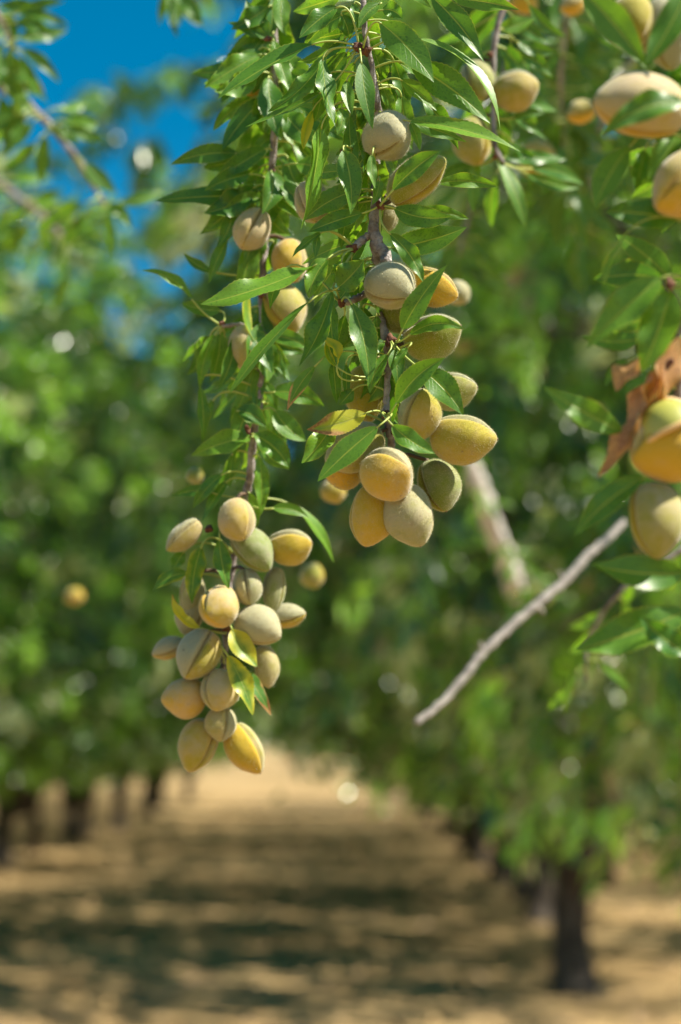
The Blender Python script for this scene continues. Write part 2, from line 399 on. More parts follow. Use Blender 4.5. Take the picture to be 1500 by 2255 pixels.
def almond(br, label, px, py, L, W, phi, tilt, psi, sc=.7, dz=0., col=(.4, .4, .5), tip=True, group=None, stalk=True, thick=.92, depth=None, name='almond', seed=None, bounce_ang=None, fuzz=0):
    D = (depth if depth else br.d) + dz / 100; k = D / FPX
    rng = random.Random(seed if seed is not None else int(px * 7 + py))
    ph, tl, ps = R(phi), R(tilt), R(psi)
    ax = (math.cos(ph) * RIGHT + math.sin(ph) * UPV) * math.cos(tl) - FWD * math.sin(tl)
    sv = math.cos(ps) * RIGHT + math.sin(ps) * UPV - FWD * sc
    sv = (sv - ax * sv.dot(ax)).normalized(); y = ax.cross(sv)
    ca = R(bounce_ang if bounce_ang is not None else -90 + rng.uniform(-35, 35)); cw = math.cos(ca) * RIGHT + math.sin(ca) * UPV - FWD * .15  # direction of the painted bounce tint, mostly downward
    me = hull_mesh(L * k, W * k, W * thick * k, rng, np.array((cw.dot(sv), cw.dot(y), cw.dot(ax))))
    o = link(name, me, None, [HULL]); tag(o, label, 'almond', group)
    mt = Matrix((sv, y, ax)).transposed().to_4x4(); mt.translation = P(px, py, D); o.matrix_world = mt
    o.color = (*col, 1)
    if tip:
        v, f = tube([(0, 0, L * k * (.5 + q)) for q in (.010, .030, .042, .052)], np.array((2.6, 2.4, 1.6, .4)) * k, 8); link('tip', mesh_from('tip', v, f), o, [TIP])
    if fuzz:
        n_ = len(me.vertices); co = np.empty(n_ * 3); me.vertices.foreach_get('co', co); co = co.reshape(-1, 3)
        me.calc_loop_triangles() if hasattr(me, 'calc_loop_triangles') else None
        tri = np.array([t.vertices[:] for t in me.loop_triangles]); rs = np.random.RandomState(7 + int(px))
        ar = np.linalg.norm(np.cross(co[tri[:, 1]] - co[tri[:, 0]], co[tri[:, 2]] - co[tri[:, 0]]), axis=1); ti = rs.choice(len(tri), fuzz, p=ar / ar.sum())
        bw = rs.dirichlet((1, 1, 1), fuzz); p = (co[tri[ti]] * bw[:, :, None]).sum(1)
        nn = np.cross(co[tri[ti, 1]] - co[tri[ti, 0]], co[tri[ti, 2]] - co[tri[ti, 0]]); nn /= np.linalg.norm(nn, axis=1)[:, None] + 1e-12
        dr = nn + rs.normal(0, .35, (fuzz, 3)); sd = np.cross(dr, rs.normal(0, 1, (fuzz, 3))); sd /= np.linalg.norm(sd, axis=1)[:, None]
        hl = rs.uniform(.0006, .0012, (fuzz, 1)); wd = .00006
        v = np.stack([p - sd * wd, p + sd * wd, p + dr * hl], 1).reshape(-1, 3); f = (np.arange(fuzz)[:, None] * 3 + np.arange(3)[None]).tolist()
        link('fuzz', mesh_from('fuzz', v, f, False), o, [FUZZ])
    if stalk:
        base = np.array(P(px, py, D)) - np.array(ax) * L * k * .46
        if br is not None:
            dd = np.linalg.norm(br.cloud - base, axis=1); tg = br.cloud[int(np.argmin(dd))]
            if np.linalg.norm(tg - base) < 90 * k:
                mi = .5 * (tg + base) - np.array(ax) * 6 * k; inv = np.array(mt.inverted())
                pts = [(inv @ np.append(p, 1))[:3] for p in (tg, .6 * mi + .4 * tg, mi, base)]
                v, f = tube(smooth_path(pts, 4), 4.5 * k, 7); link('stalk', mesh_from('stalk', v, f), o, [STALK])
    return o
# ------------------------------------------------------------------ ground
gv = [(-300, -60, 0), (300, -60, 0), (300, 500, 0), (-300, 500, 0)]
g = link('ground', mesh_from('ground', gv, [(0, 1, 2, 3)], False), None, [SOIL]); tag(g, kind='structure', label='pale sandy orchard floor striped with tree shade')

# ------------------------------------------------------------------ orchard trees
def leaf_cloud(cl, per, leaf, rs):
    """twigs of folded two-faced leaves at (centre, direction) places, one mesh"""
    N = len(cl) * per
    base = np.zeros((N, 3)); ax = np.zeros((N, 3)); ln = np.zeros(N); tn = np.zeros(N); k = 0; tw = []
    for c, d in cl:
        dd = np.array((d[0], d[1], .25 * d[2] - .35)) + rs.normal(0, .35, 3); dd /= np.linalg.norm(dd)
        L = rs.uniform(.12, .36); ct = .72 * rs.uniform(0, 1) ** .95; pale = rs.uniform()
        if pale < .38: L = rs.uniform(.04, .12); dd = dd * .5 + d * .8
        tp = [c - dd * L * .5, c + np.array((0, 0, .05)), c + dd * L * .5 - np.array((0, 0, .12))]
        tw.append(tube(tp, (.008, .005, .003), 4))
        sk = d[2] == -.8
        for i in range(per // 5 if sk else per):
            t = rs.uniform(0, 1); p = (1 - t) ** 2 * tp[0] + 2 * t * (1 - t) * tp[1] + t * t * tp[2]
            a = rs.normal(0, 1, 3); a /= np.linalg.norm(a); a = a * .85 + dd * .5 + np.array((0, 0, -.45)); a /= np.linalg.norm(a)
            base[k] = p + rs.normal(0, .03, 3); ax[k] = a; ln[k] = leaf * rs.uniform(.7, 1.25); tn[k] = (.94 if pale < .12 else .85 if pale < .36 else min(.78, max(0, ct + rs.normal(0, .18)))) if rs.uniform() > .012 else 1.0; k += 1
            if pale < .36 and i > per // 3: break
    N = k; base, ax, ln, tn = base[:k], ax[:k], ln[:k], tn[:k]
    up = rs.normal(0, .5, (N, 3)) + np.array((.42, -.7, .6)); sd = np.cross(ax, up); sd /= np.linalg.norm(sd, axis=1)[:, None] + 1e-9; nr = np.cross(sd, ax)
    L_ = ln[:, None]; wd = .185 * L_
    pts = np.stack([base, base + ax * L_ * .45 + sd * wd + nr * wd * .35, base + ax * L_ - nr * L_ * .10, base + ax * L_ * .45 - sd * wd + nr * wd * .35, base + ax * L_ * .5], 1).reshape(-1, 3)
    me = bpy.data.meshes.new('tree_crown')
    i5 = np.arange(N)[:, None] * 5
    faces = np.concatenate([i5 + np.array((0, 4, 2, 1))[None], i5 + np.array((0, 3, 2, 4))[None]], 1).reshape(-1, 4)
    tv, tf = merge(tw); off = len(pts)
    allv = np.vstack([pts, np.array(tv)]); allf = faces.tolist() + [tuple(i + off for i in q) for q in tf]
    me.from_pydata(allv.tolist(), [], allf)
    at = me.attributes.new('tint', 'FLOAT', 'POINT'); at.data.foreach_set('value', np.concatenate([np.repeat(tn, 5), np.full(len(tv), .99)]))
    me.update(); return me

def tree_variant(seed, nclump=1050, per=62, rx=3.5, zmin=1.7, zmax=6.5, leaf=.112):
    rs = np.random.RandomState(seed); rng = random.Random(seed)
    h = rng.uniform(.65, .8)
    tr = [(0, 0, -.05), (.02, .01, .12), (.03, -.02, .45), (rng.uniform(-.06, .06), rng.uniform(-.06, .06), h)]
    trunk = tube(smooth_path(tr, 5), np.interp(np.arange(16), (0, 2, 5, 8, 15), (.21, .165, .125, .108, .105)), 12, .05, rng)
    limbs = []; ends = []
    nl = 5; a0 = rng.uniform(0, 6.28)
    for k in range(nl):
        a = a0 + 2 * math.pi * k / nl + rng.uniform(-.25, .25); q = []
        for t in (0, .25, .5, .75, 1):
            rr = .05 + 1.25 * t ** 1.1; q.append((tr[-1][0] + rr * math.cos(a + .2 * t) + rng.gauss(0, .05), tr[-1][1] + rr * math.sin(a + .2 * t) + rng.gauss(0, .05), h - .12 + 3.2 * t ** .85))
        p = smooth_path(q, 5); parts = [tube(p, np.linspace(.085, .03, len(p)), 8, .06, rng)]
        for _ in range(5):
            i = rng.randrange(6, len(p)); b = a + rng.uniform(-1.2, 1.2); L = rng.uniform(.8, 1.6); up = rng.uniform(-.35, .8)
            s = [p[i] + np.array((math.cos(b) * L * t, math.sin(b) * L * t, up * L * t - .25 * t * t * L)) + rs.normal(0, .03, 3) * t for t in (0, .33, .66, 1)]
            parts.append(tube(smooth_path(s, 3), np.linspace(.026, .008, 10), 6)); ends += [s[2], s[3]]
        limbs.append(merge(parts))
    # crown: twigs with two-faced folded leaves spread through the volume
    lob = [(rs.normal(0, 1, 3), rs.uniform(.10, .26)) for _ in range(9)]; lob = [(v / np.linalg.norm(v), w_) for v, w_ in lob]
    cl = []; holes = [(np.array((rs.uniform(-2.8, 2.8), rs.uniform(-2.8, 2.8), rs.uniform(1.4, 6.4))), rs.uniform(.35, .7)) for _ in range(20)]
    while len(cl) < nclump:
        d = rs.normal(0, 1, 3); d /= np.linalg.norm(d)
        env = .78 + sum(w_ * max(0, np.dot(d, v)) ** 6 for v, w_ in lob)
        z = rs.uniform(-1, 1); pr = (1 - abs(z) ** 2.6) ** .5 if z > 0 else (1 - .35 * abs(z) ** 3)
        r = rx * pr * env * rs.uniform(.06, 1.0) ** .5; a = math.atan2(d[1], d[0])
        c = np.array((r * math.cos(a), r * math.sin(a), (zmin + zmax) / 2 + z * (zmax - zmin) / 2 * (.9 + .2 * env if z > 0 else rs.uniform(.85, 1.08))))
        d = np.array((math.cos(a), math.sin(a), z)); d /= np.linalg.norm(d)
        if any(np.linalg.norm(c - hc) < hr for hc, hr in holes): continue
        cl.append((c, d))
    for _ in range(230):                    # sparse drooping skirt below the crown
        a = rs.uniform(0, 6.28); r = 1.75 * rs.uniform(.15, 1) ** .5
        cl.append((np.array((r * math.cos(a), r * math.sin(a), rs.uniform(.95, 1.8) + .22 * r)), np.array((math.cos(a), math.sin(a), -.8))))
    me = leaf_cloud(cl, per, leaf, rs)
    return mesh_from('trunk', *trunk), [mesh_from('limb', *l) for l in limbs], me

VARS = [tree_variant(101), tree_variant(102), tree_variant(103)]
def orchard_tree(x, y, v, rot, sc, label, group):
    o = empty('almond_tree', (x, y, 0)); tag(o, label, 'tree', group); o.rotation_euler = (0, 0, rot); o.rotation_euler = (0, 0, (0, math.pi)[int(rot * 7) % 2] + .3 * math.sin(rot * 5)); o.scale = (sc[0], sc[0] * .58, sc[1])
    t, ls, c = VARS[v]
    link('trunk', t, o, [TRUNK])
    for l in ls: link('limb', l, o, [TRUNK])
    link('crown', c, o, [CROWN])
    return o
def ground_at(px, py):
    d = Vector(((px - CX) / FPX, 0, 0)) - UPV * ((py - CY) / FPX) + FWD
    k = -CAM.z / d.z; return CAM.x + d.x * k, CAM.y + d.y * k
rt = random.Random(5)
RROW = 'almond trees of the row right of the lane'; LROW = 'almond trees of the row left of the lane'
x, y = ground_at(1272, 2190)
orchard_tree(x, y, 0, 1.0, (1.15, 1.15), 'nearest visible tree right of the lane, with the thick dark trunk at lower right', RROW)
near = orchard_tree(2.0, 4.7, 1, 2.2, (.95, 1.05), 'tree at the right edge whose trunk is out of frame, limb and leaves upper right', RROW)
# unseen leaf clump added above the frame to shade the branches at upper right
bpy.context.view_layer.update()
rs = np.random.RandomState(77); cl = []
for _ in range(110):
    d = rs.normal(0, 1, 3); d /= np.linalg.norm(d); cl.append((np.array((1.15, 1.5, 3.4)) + d * rs.uniform(0, 1) ** .4 * np.array((.35, .4, .25)), d))
bo = link('shade_clump', leaf_cloud(cl, 46, .095, rs), near, [CROWN]); bo.matrix_parent_inverse = near.matrix_world.inverted()
x, y = ground_at(1186, 2030)
orchard_tree(x, y, 2, 4.0, (1.1, 1.1), 'tree with a thin dark trunk just left of and behind the thick trunk', RROW)
lab = ['tree with a greyish trunk third from the thick one along the right row', 'tree with a pale blurred trunk beside the lane, fourth along the right row',
       'tree hanging low over the right side of the far lane', 'small tree beside the bright far clearing on the right']
yy = 17.4
for i, l in enumerate(lab):
    orchard_tree(1.85 + rt.uniform(-.15, .15) - i * .02, yy, i % 3, rt.uniform(0, 6.28), (rt.uniform(.95, 1.08), rt.uniform(.95, 1.05)), l, RROW); yy += 4.4
for i, x0 in enumerate((2.2, 3.4)):
    orchard_tree(x0, yy + .6, i % 3, rt.uniform(0, 6.28), (.95, 1), ('tree at the right border of the bright far clearing', 'last small tree behind the right border of the clearing')[i], RROW); yy += 5
lab = ['leafy tree filling the left edge with its trunk out of frame', 'tall tree at left whose top stands against the blue sky', 'tree at left with its dark trunk cut by the left edge',
       'tree at left with a dark trunk just inside the left edge', 'tree with the second dark trunk from the left edge', 'tree with a trunk right of the pale gaps at left',
       'small tree beside the bright far clearing on the left']
yy = 10.5
for i, l in enumerate(lab):
    orchard_tree(-4.55 + rt.uniform(-.2, .2), yy, (i + 1) % 3, rt.uniform(0, 6.28), (rt.uniform(1.2, 1.32), (.93, 1.04, 1.06)[min(i, 2)]), l, LROW); yy += 4.5
for i, l in enumerate(('far left row tree with a thin trunk beside the clearing', 'farthest left row tree, its crown above the bright clearing')):
    orchard_tree(-4.4 - .6 * i, yy, i, 1 + i, (1.1, 1.0), l, LROW); yy += 5
for xq, yq, sq, l in ((1.72, 11.2, .86, 'slim young tree filling the gap behind the thick trunk'), (1.9, 15.3, .84, 'slim tree with a pale trunk midway along the right row'),
                      (1.9, 19.6, .82, 'small tree with a grey trunk where the right row narrows'), (2.0, 24.0, .84, 'small tree far along the right row before the clearing'),
                      (-4.7, 17.4, .84, 'slim dark trunked tree between two larger ones near the left edge'), (-4.6, 21.8, .84, 'slim tree further along the left row in deep shade'), (-4.6, 26.3, .84, 'small shaded tree near the end of the left row')):
    orchard_tree(xq, yq, int(yq) % 3, yq, (sq, sq + .06), l, RROW if xq > 0 else LROW)
BACK = 'trees of the rows behind'
for x0, y0, cnt, side in ((-10.8, 15, 13, 'left'), (-17, 22, 11, 'left'), (8.0, 10.5, 13, 'right'), (14.4, 17, 10, 'right')):
    for i in range(cnt):
        orchard_tree(x0 + rt.uniform(-.3, .3), y0 + 4.7 * i, (i + (side == 'left')) % 3, rt.uniform(0, 6.28), (1.1, 1.0), 'dim tree of the rows behind the %s row, seen between trunks' % side, BACK + ' the %s one' % side)

# dry leaves, twigs and clods on the floor
rs = np.random.RandomState(4); n = 9000
yy_ = 6 + 34 * rs.uniform(0, 1, n) ** 1.6; xx_ = rs.uniform(-7, 6, n); a = rs.uniform(0, 6.28, n); L = rs.uniform(.03, .09, n); wd = L * rs.uniform(.12, .5, n)
c = np.stack([xx_, yy_, rs.uniform(.006, .03, n)], 1); dx = np.stack([np.cos(a), np.sin(a), rs.normal(0, .2, n)], 1) * L[:, None]; dy = np.stack([-np.sin(a), np.cos(a), rs.normal(0, .3, n)], 1) * wd[:, None]
v = np.stack([c - dx, c + dy, c + dx + np.array((0, 0, .01)), c - dy], 1).reshape(-1, 3); f = (np.arange(n)[:, None] * 4 + np.arange(4)[None]).tolist()
tag(link('leaf_litter', mesh_from('leaf_litter', v, f, False), None, [bark_material('dry_litter', (0.16, 0.10, 0.05), (0.36, 0.25, 0.13), 3)]), 'scattered dry leaves and hulls on the sandy floor', 'leaf litter', kind='stuff')
rs = np.random.RandomState(14); n = 1500; V = []; F = []
for _ in range(n):
    cx_, cy_ = rs.uniform(-7, 6), 6 + 30 * rs.uniform() ** 1.5; r_ = rs.uniform(.015, .06)
    p = rs.normal(0, 1, (6, 3)) * .15 + np.array(((1, 0, 0), (-1, 0, 0), (0, 1, 0), (0, -1, 0), (0, 0, .8), (0, 0, -.6))); o_ = len(V)
    V += list(p * r_ + np.array((cx_, cy_, r_ * .3))); F += [tuple(o_ + i for i in q) for q in ((0, 2, 4), (2, 1, 4), (1, 3, 4), (3, 0, 4), (2, 0, 5), (1, 2, 5), (3, 1, 5), (0, 3, 5))]
tag(link('soil_clods', mesh_from('soil_clods', V, F, False), None, [SOIL]), 'loose clods of pale soil scattered along the lane', 'clods', kind='stuff')

# far-off orchard seen as one mass
rs = np.random.RandomState(9); n = 16000
c = np.stack([rs.uniform(-70, 70, n), rs.uniform(78, 90, n), 0 * rs.uniform(0, 1, n)], 1)
top = 5.6 + .9 * np.sin(c[:, 0] * 1.1) + .5 * np.sin(c[:, 0] * 2.3 + 1); c[:, 2] = .9 + (top - .9) * rs.uniform(0, 1, n) ** .8
a = rs.normal(0, 1, (n, 3)); a /= np.linalg.norm(a, axis=1)[:, None]; b = np.cross(a, rs.normal(0, 1, (n, 3))); b /= np.linalg.norm(b, axis=1)[:, None]
v = np.stack([c - a * .3, c + b * .12, c + a * .3, c - b * .12], 1).reshape(-1, 3); f = (np.arange(n)[:, None] * 4 + np.arange(4)[None]).tolist()
me = mesh_from('distant_orchard', v, f, False); at = me.attributes.new('tint', 'FLOAT', 'POINT'); at.data.foreach_set('value', np.repeat(rs.uniform(0, .9, n), 4))
tag(link('distant_orchard', me, None, [CROWN]), 'far orchard reading as one green band past the end of the lane', 'trees', kind='stuff')
# ------------------------------------------------------------------ the sharp hanging branch
FG = 'almonds hanging on the sharp front branch'
fb = Branch('hanging_branch', 'sharp leafy almond branch hanging down the middle with fruit cluster at its end', 'branch', .86,
    [[(806, -260, 3, 9), (800, -60, 1, 7), (803, 60, 0, 6), (812, 110, 0, 6), (824, 170, 0, 6), (832, 235, 0, 8), (838, 300, 1.5, 10), (824, 380, 1.5, 9), (828, 440, .8, 11),
      (824, 500, .3, 12), (830, 545, .2, 14), (838, 600, 1.6, 12), (836, 680, 1.4, 9), (848, 740, .6, 9), (854, 800, .5, 8), (852, 870, .4, 7), (852, 912, .3, 8), (858, 950, .6, 9), (866, 1000, 1.6, 8)],
     [(822, 512, .4, 8), (800, 528, .2, 9), (780, 545, 0, 9)], [(838, 625, 1.2, 8), (806, 645, .6, 8), (782, 660, .4, 8), (750, 668, .3, 8)],
     [(826, 535, .2, 15), (848, 562, -.2, 14), (853, 585, -.2, 11)]],
    11, nodes=[(790, 104, -.3, 18), (806, 112, -.3, 13), (836, 456, -.4, 15), (776, 547, -.2, 14), (750, 668, 0, 13), (858, 748, -.3, 16), (850, 913, -.3, 12), (756, 333, .2, 8)])
B = fb.leaf
# bx by tx ty w bend db dt yel brn
B(742, 16, 659, 84, 44, 4, -.8, -1.4, node=(790, 102, -.3), var=.15)
B(690, 97, 480, 218, 34, 8, -.8, -2.0, node=(788, 102, -.3), var=.25, twist=.1)
B(838, 50, 956, 181, 66, -8, -1.5, -2.4, node=(800, 106, -.5), var=.55, label='leaf with a small brown spot beside its midrib', wave=.06)
B(796, 138, 821, 284, 43, 3, -2.0, -2.6, node=(792, 108, -.6), var=.35, wave=.05)
B(950, -8, 1066, 136, 56, -8, -.5, -1.2, var=.2, wave=.05)
B(996, -4, 1144, 22, 40, -4, -.8, -1.6, 0, .28, var=.7)
B(902, 140, 1080, 272, 72, -10, -.4, -1.2, 0, 0, var=.45, wave=.05)
B(922, 85, 1102, 288, 17, -44, -1.2, -2.0, var=.9, W=46, twist=.3)
B(902, 266, 1146, 334, 32, -12, -1.6, -2.6, .25, 0, var=.95, twist=.6, W=50)
B(884, 176, 962, 244, 34, -4, -.4, -.6, var=.9)
B(864, 420, 972, 331, 47, -6, -2.8, -3.4, node=(838, 452, -.8), var=.4)
B(962, 404, 1098, 412, 34, -9, .2, .4, node=(846, 446, 0), var=.7)
B(764, 176, 776, 254, 30, 4, -.2, -.8, var=.85)
B(711, 130, 738, 279, 38, 6, -.6, -1.2, node=(784, 106, -.3), var=.2, W=52)
B(718, 122, 590, 246, 40, -14, 0, -.4, node=(786, 108, -.3), var=.55, twist=.7)
B(706, 204, 540, 280, 20, -5, .2, .4, node=(784, 110, -.3), var=.6)
B(708, 280, 662, 506, 34, -6, -1.0, -1.8, var=.85, twist=.5, W=60, wave=.2)
B(752, 236, 742, 298, 28, -6, -.6, -1.0, var=.7)
B(770, 252, 788, 400, 36, 6, .2, -.2, var=.35)
B(720, 250, 690, 400, 34, 6, .8, 1.0, var=.8)
B(756, 330, 772, 472, 54, -8, -1.2, -1.8, node=(776, 328, -.1), var=.5, twist=.5, wave=.2)
B(800, 469, 678, 511, 42, 3, -.8, -1.4, node=(832, 455, -.4), var=.25)
B(868, 458, 998, 476, 50, 12, -.8, -1.6, node=(842, 454, -.4), var=.5, wave=.12)
B(862, 546, 1028, 500, 58, 6, .4, -.2, node=(840, 465, -.2), var=.4, wave=.04)
B(922, 462, 1032, 482, 28, -4, .8, 1.0, var=.65)
B(858, 514, 932, 622, 40, -10, -1.4, -1.6, node=(838, 458, -.4), var=.3)
B(886, 726, 984, 584, 48, -6, -3.0, -3.4, node=(880, 750, -.8), var=.55, wave=.05, fold=.2)
B(902, 738, 1026, 727, 34, -20, -2.2, -2.8, node=(872, 752, -.5), var=.45)
B(744, 634, 802, 572, 64, 3, -1.6, -2.2, node=(776, 556, -.3), var=.6, wave=.22)
B(722, 570, 680, 658, 44, 8, -1.8, -2.2, node=(776, 548, -.4), var=.95, wave=.3, twist=.8)
B(752, 575, 735, 622, 40, -3, -1.4, -1.6, node=(776, 550, -.4), var=.9, wave=.3)
B(692, 585, 442, 670, 42, -8, -2.0, -3.4, node=(772, 548, -.3), var=.85, twist=1.0, wave=.22)
B(682, 664, 506, 866, 25, 8, -2.2, -3.4, node=(748, 640, 0), var=.6, W=46)
B(774, 668, 812, 846, 58, -10, -2.0, -2.8, node=(752, 664, -.2), var=.4, fold=.3)
B(732, 640, 658, 808, 46, -10, -1.2, -1.8, var=.3, W=56)
B(728, 662, 740, 812, 28, 3, -.8, -1.0, var=.35)
B(742, 806, 708, 742, 20, 14, -1.4, -1.6, .7, 0, var=.9, twist=1.2, W=40)
B(742, 808, 722, 744, 16, -10, -1.2, -1.0, .5, 0, var=.9)
B(848, 752, 798, 779, 38, 2, -.4, -.6, var=.2)
B(708, 512, 644, 566, 17, 4, -.6, -1.0, var=.4)
B(702, 518, 696, 568, 18, 3, -.6, -.8, var=.1)
B(622, 598, 595, 681, 26, 5, -.4, -.8, var=.5)
B(854, 780, 814, 866, 34, 8, -1.4, -1.8, node=(858, 750, -.3), var=.5)
B(868, 766, 876, 850, 36, -2, -1.0, -1.4, node=(860, 750, -.3), var=.25)
B(872, 890, 980, 788, 50, -12, -3.2, -3.8, node=(854, 912, -.5), var=.65, wave=.05)
B(926, 812, 1020, 914, 62, -8, -2.4, -3.0, node=(866, 754, -.4), var=.3, wave=.08)
B(806, 910, 676, 946, 52, -6, -2.0, -2.6, .72, .42, node=(846, 914, -.4), var=.9, label='yellowing leaf with a scorched brown margin')
B(734, 930, 664, 1020, 50, -6, -1.0, -1.8, .3, 0, var=.95)
B(832, 940, 700, 1060, 54, 4, -4.2, -4.8, node=(848, 914, -.4), var=.4, wave=.05)
B(864, 936, 958, 999, 44, 6, -4.0, -4.8, node=(854, 914, -.4), var=.35)
B(694, 806, 632, 904, 30, 6, -1.4, -2.0, .1, .36, var=.6)
B(734, 798, 742, 890, 28, 0, .4, .6, var=.2)
B(762, 800, 764, 880, 20, 0, .6, .6, var=.1)
B(778, 858, 748, 892, 32, 0, .4, .4, var=.15)
B(900, 764, 866, 812, 18, 3, -1.6, -1.8, var=.5)
B(836, 396, 818, 452, 26, -4, -.6, -1.0, var=.8)
B(820, 340, 826, 415, 22, 4, -2.4, -2.8, .1, 0, var=.85)
B(838, 8, 790, 62, 30, 8, -.4, -.8, var=.5)
B(842, 22, 886, 42, 36, -8, -.4, -.8, var=.4)
B(780, 6, 788, 52, 22, 2, .2, .2, var=.2)
B(752, 32, 770, 86, 40, -3, .2, .6, var=.15)
B(706, 190, 690, 270, 30, -6, 1.2, 1.4, var=.9)
B(690, 240, 668, 330, 24, 4, 1.2, 1.6, .5, 0, var=1.0)
B(904, 270, 925, 332, 22, -3, -1.0, -1.6, var=1.0)
B(900, 96, 918, 150, 34, -4, .2, .4, var=.75)
B(880, 60, 930, 130, 36, -4, .6, .8, var=.15)
B(842, 190, 868, 250, 28, 0, .8, 1.2, .2, 0, var=.9)
B(866, 130, 900, 260, 40, -4, 1.2, 1.8, var=.15)
B(884, 210, 908, 330, 44, 4, .8, 1.0, var=.7)
B(930, 220, 1010, 330, 40, -8, 2.2, 2.6, var=.3)
fb.fill(26, -60, 230, (-175, -15), (90, 150), (30, 54), (1.5, 4), spread=80)
fb.fill(14, 230, 420, (-175, -80), (80, 150), (34, 54), (.8, 4), spread=70)
fb.fill(26, 330, 800, (-160, -70), (70, 140), (26, 48), (1.2, 5), spread=60)
fb.fill(8, 640, 800, (-150, -90), (70, 120), (26, 44), (1, 4), spread=60)

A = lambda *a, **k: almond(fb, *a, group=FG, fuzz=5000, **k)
A('grey velvet almond topmost on the sharp middle branch, seam facing the viewer', 850, 306, 118, 112, -12, 55, -100, dz=-.6, col=(.25, .95, .35), tip=False)
A('long yellow almond behind a leaf just below the topmost one, pointing up right', 916, 400, 152, 92, 36, 12, -60, dz=-.6, col=(.45, .30, .45))
A('round mauve grey almond with a diagonal seam at mid height of the middle branch', 856, 632, 122, 112, -28, 35, -125, dz=-1.2, col=(.30, 1.0, .35))
A('orange cheeked almond peeping out behind a leaf at mid height', 952, 628, 120, 84, -28, 15, 80, dz=.6, col=(.9, .25, .1))
A('green almond under two leaves, right below the mid height pair', 948, 738, 134, 106, 16, 20, 120, dz=-.2, col=(.2, .5, .95))
A('grey green almond with pointed dry tip at upper right of the end cluster', 992, 856, 112, 88, 2, 14, 100, dz=.8, col=(.15, .8, .7))
A('almond standing tip up in the upper middle of the end cluster', 920, 916, 124, 99, 82, 32, -150, dz=-1.6, col=(.35, .55, .6))
A('large almond lying sideways with its seam on top, rightmost of the end cluster', 1015, 962, 150, 110, -4, 10, 75, dz=-1.0, col=(.45, .5, .5), sc=.5)
A('olive almond partly hidden at the lower right of the end cluster', 962, 1066, 122, 100, -72, 15, 180, dz=1.0, col=(.3, .2, .85))
A('round almond with a level seam and a violet top in front of the end cluster', 850, 1038, 124, 124, 4, 42, 60, dz=-2.6, col=(.75, .75, .2), sc=1.2, tip=False)
A('pale sunlit almond hanging tip down, lowest right of the end cluster', 907, 1131, 144, 114, -76, 16, 20, dz=-1.2, col=(.40, .75, .35), sc=.2)
A('golden almond hanging tip down, lowest left of the end cluster', 815, 1131, 138, 104, -98, 8, 160, dz=-.4, col=(.85, .35, .15), sc=.2)
A('grey almond half covered by a leaf at the left of the end cluster', 784, 984, 146, 112, -148, 14, 40, dz=-.2, col=(.25, .9, .45))
A('small orange almond end at the lower left under a leaf', 762, 1036, 92, 76, -165, 20, 90, dz=.9, col=(.95, .3, .1))
A('dull brown olive almond in shade behind the stem above the end cluster', 808, 862, 130, 92, -85, 10, 0, dz=2.2, col=(.5, .1, .6))
A('small white lit almond behind the stem below the long yellow one', 857, 474, 66, 48, -90, 10, 0, dz=2.2, col=(.2, 1.0, .3), tip=False)
A('green almond showing below the round mauve one behind the stem', 876, 690, 90, 74, -70, 10, 0, dz=1.6, col=(.2, .4, 1.0), tip=False)
A('small blurred almond tucked between hanging leaves left of the stem', 816, 796, 62, 50, -60, 20, 0, dz=4.5, col=(.6, .5, .4), tip=False)
A('grey and gold almond behind narrow leaves left of the middle branch', 684, 444, 100, 84, -75, 20, 160, dz=3.0, col=(.5, .8, .3))
almond(None, 'small blurred pale almond right of the mid height pair', 1011, 643, 58, 54, -60, 20, 0, depth=1.16, col=(.2, 1, .4), tip=False, stalk=False, group='blurred almonds behind the middle branch')

# ------------------------------------------------------------------ the softer branch to its left
LG = 'almonds hanging on the left branch'
lb = Branch('hanging_branch', 'slightly blurred almond branch left of the sharp one ending in a long fruit cluster', 'branch', .97,
    [[(640, -240, 2, 10), (612, -40, 1, 9), (604, 90, .5, 8), (606, 200, 0, 8), (604, 310, 0, 8), (596, 400, .3, 8), (585, 520, 1, 8), (577, 640, .4, 8), (578, 760, 0, 8), (574, 840, 0, 8),
      (570, 890, 0, 9), (560, 960, 0, 9), (552, 1030, .2, 9), (545, 1085, 1, 9), (525, 1180, 2, 8), (508, 1280, 2, 8), (500, 1380, 1.4, 8), (492, 1480, 1.6, 7), (486, 1580, 1.6, 6)],
     [(578, 720, 0, 5), (530, 715, -.3, 5), (490, 718, -.4, 5)]],
    23, nodes=[(591, 86, -.2, 11), (600, 385, -.2, 12), (545, 945, -.4, 13), (575, 650, -.2, 10), (490, 712, -.4, 9), (460, 1165, -.4, 13), (500, 1385, -.6, 10)])
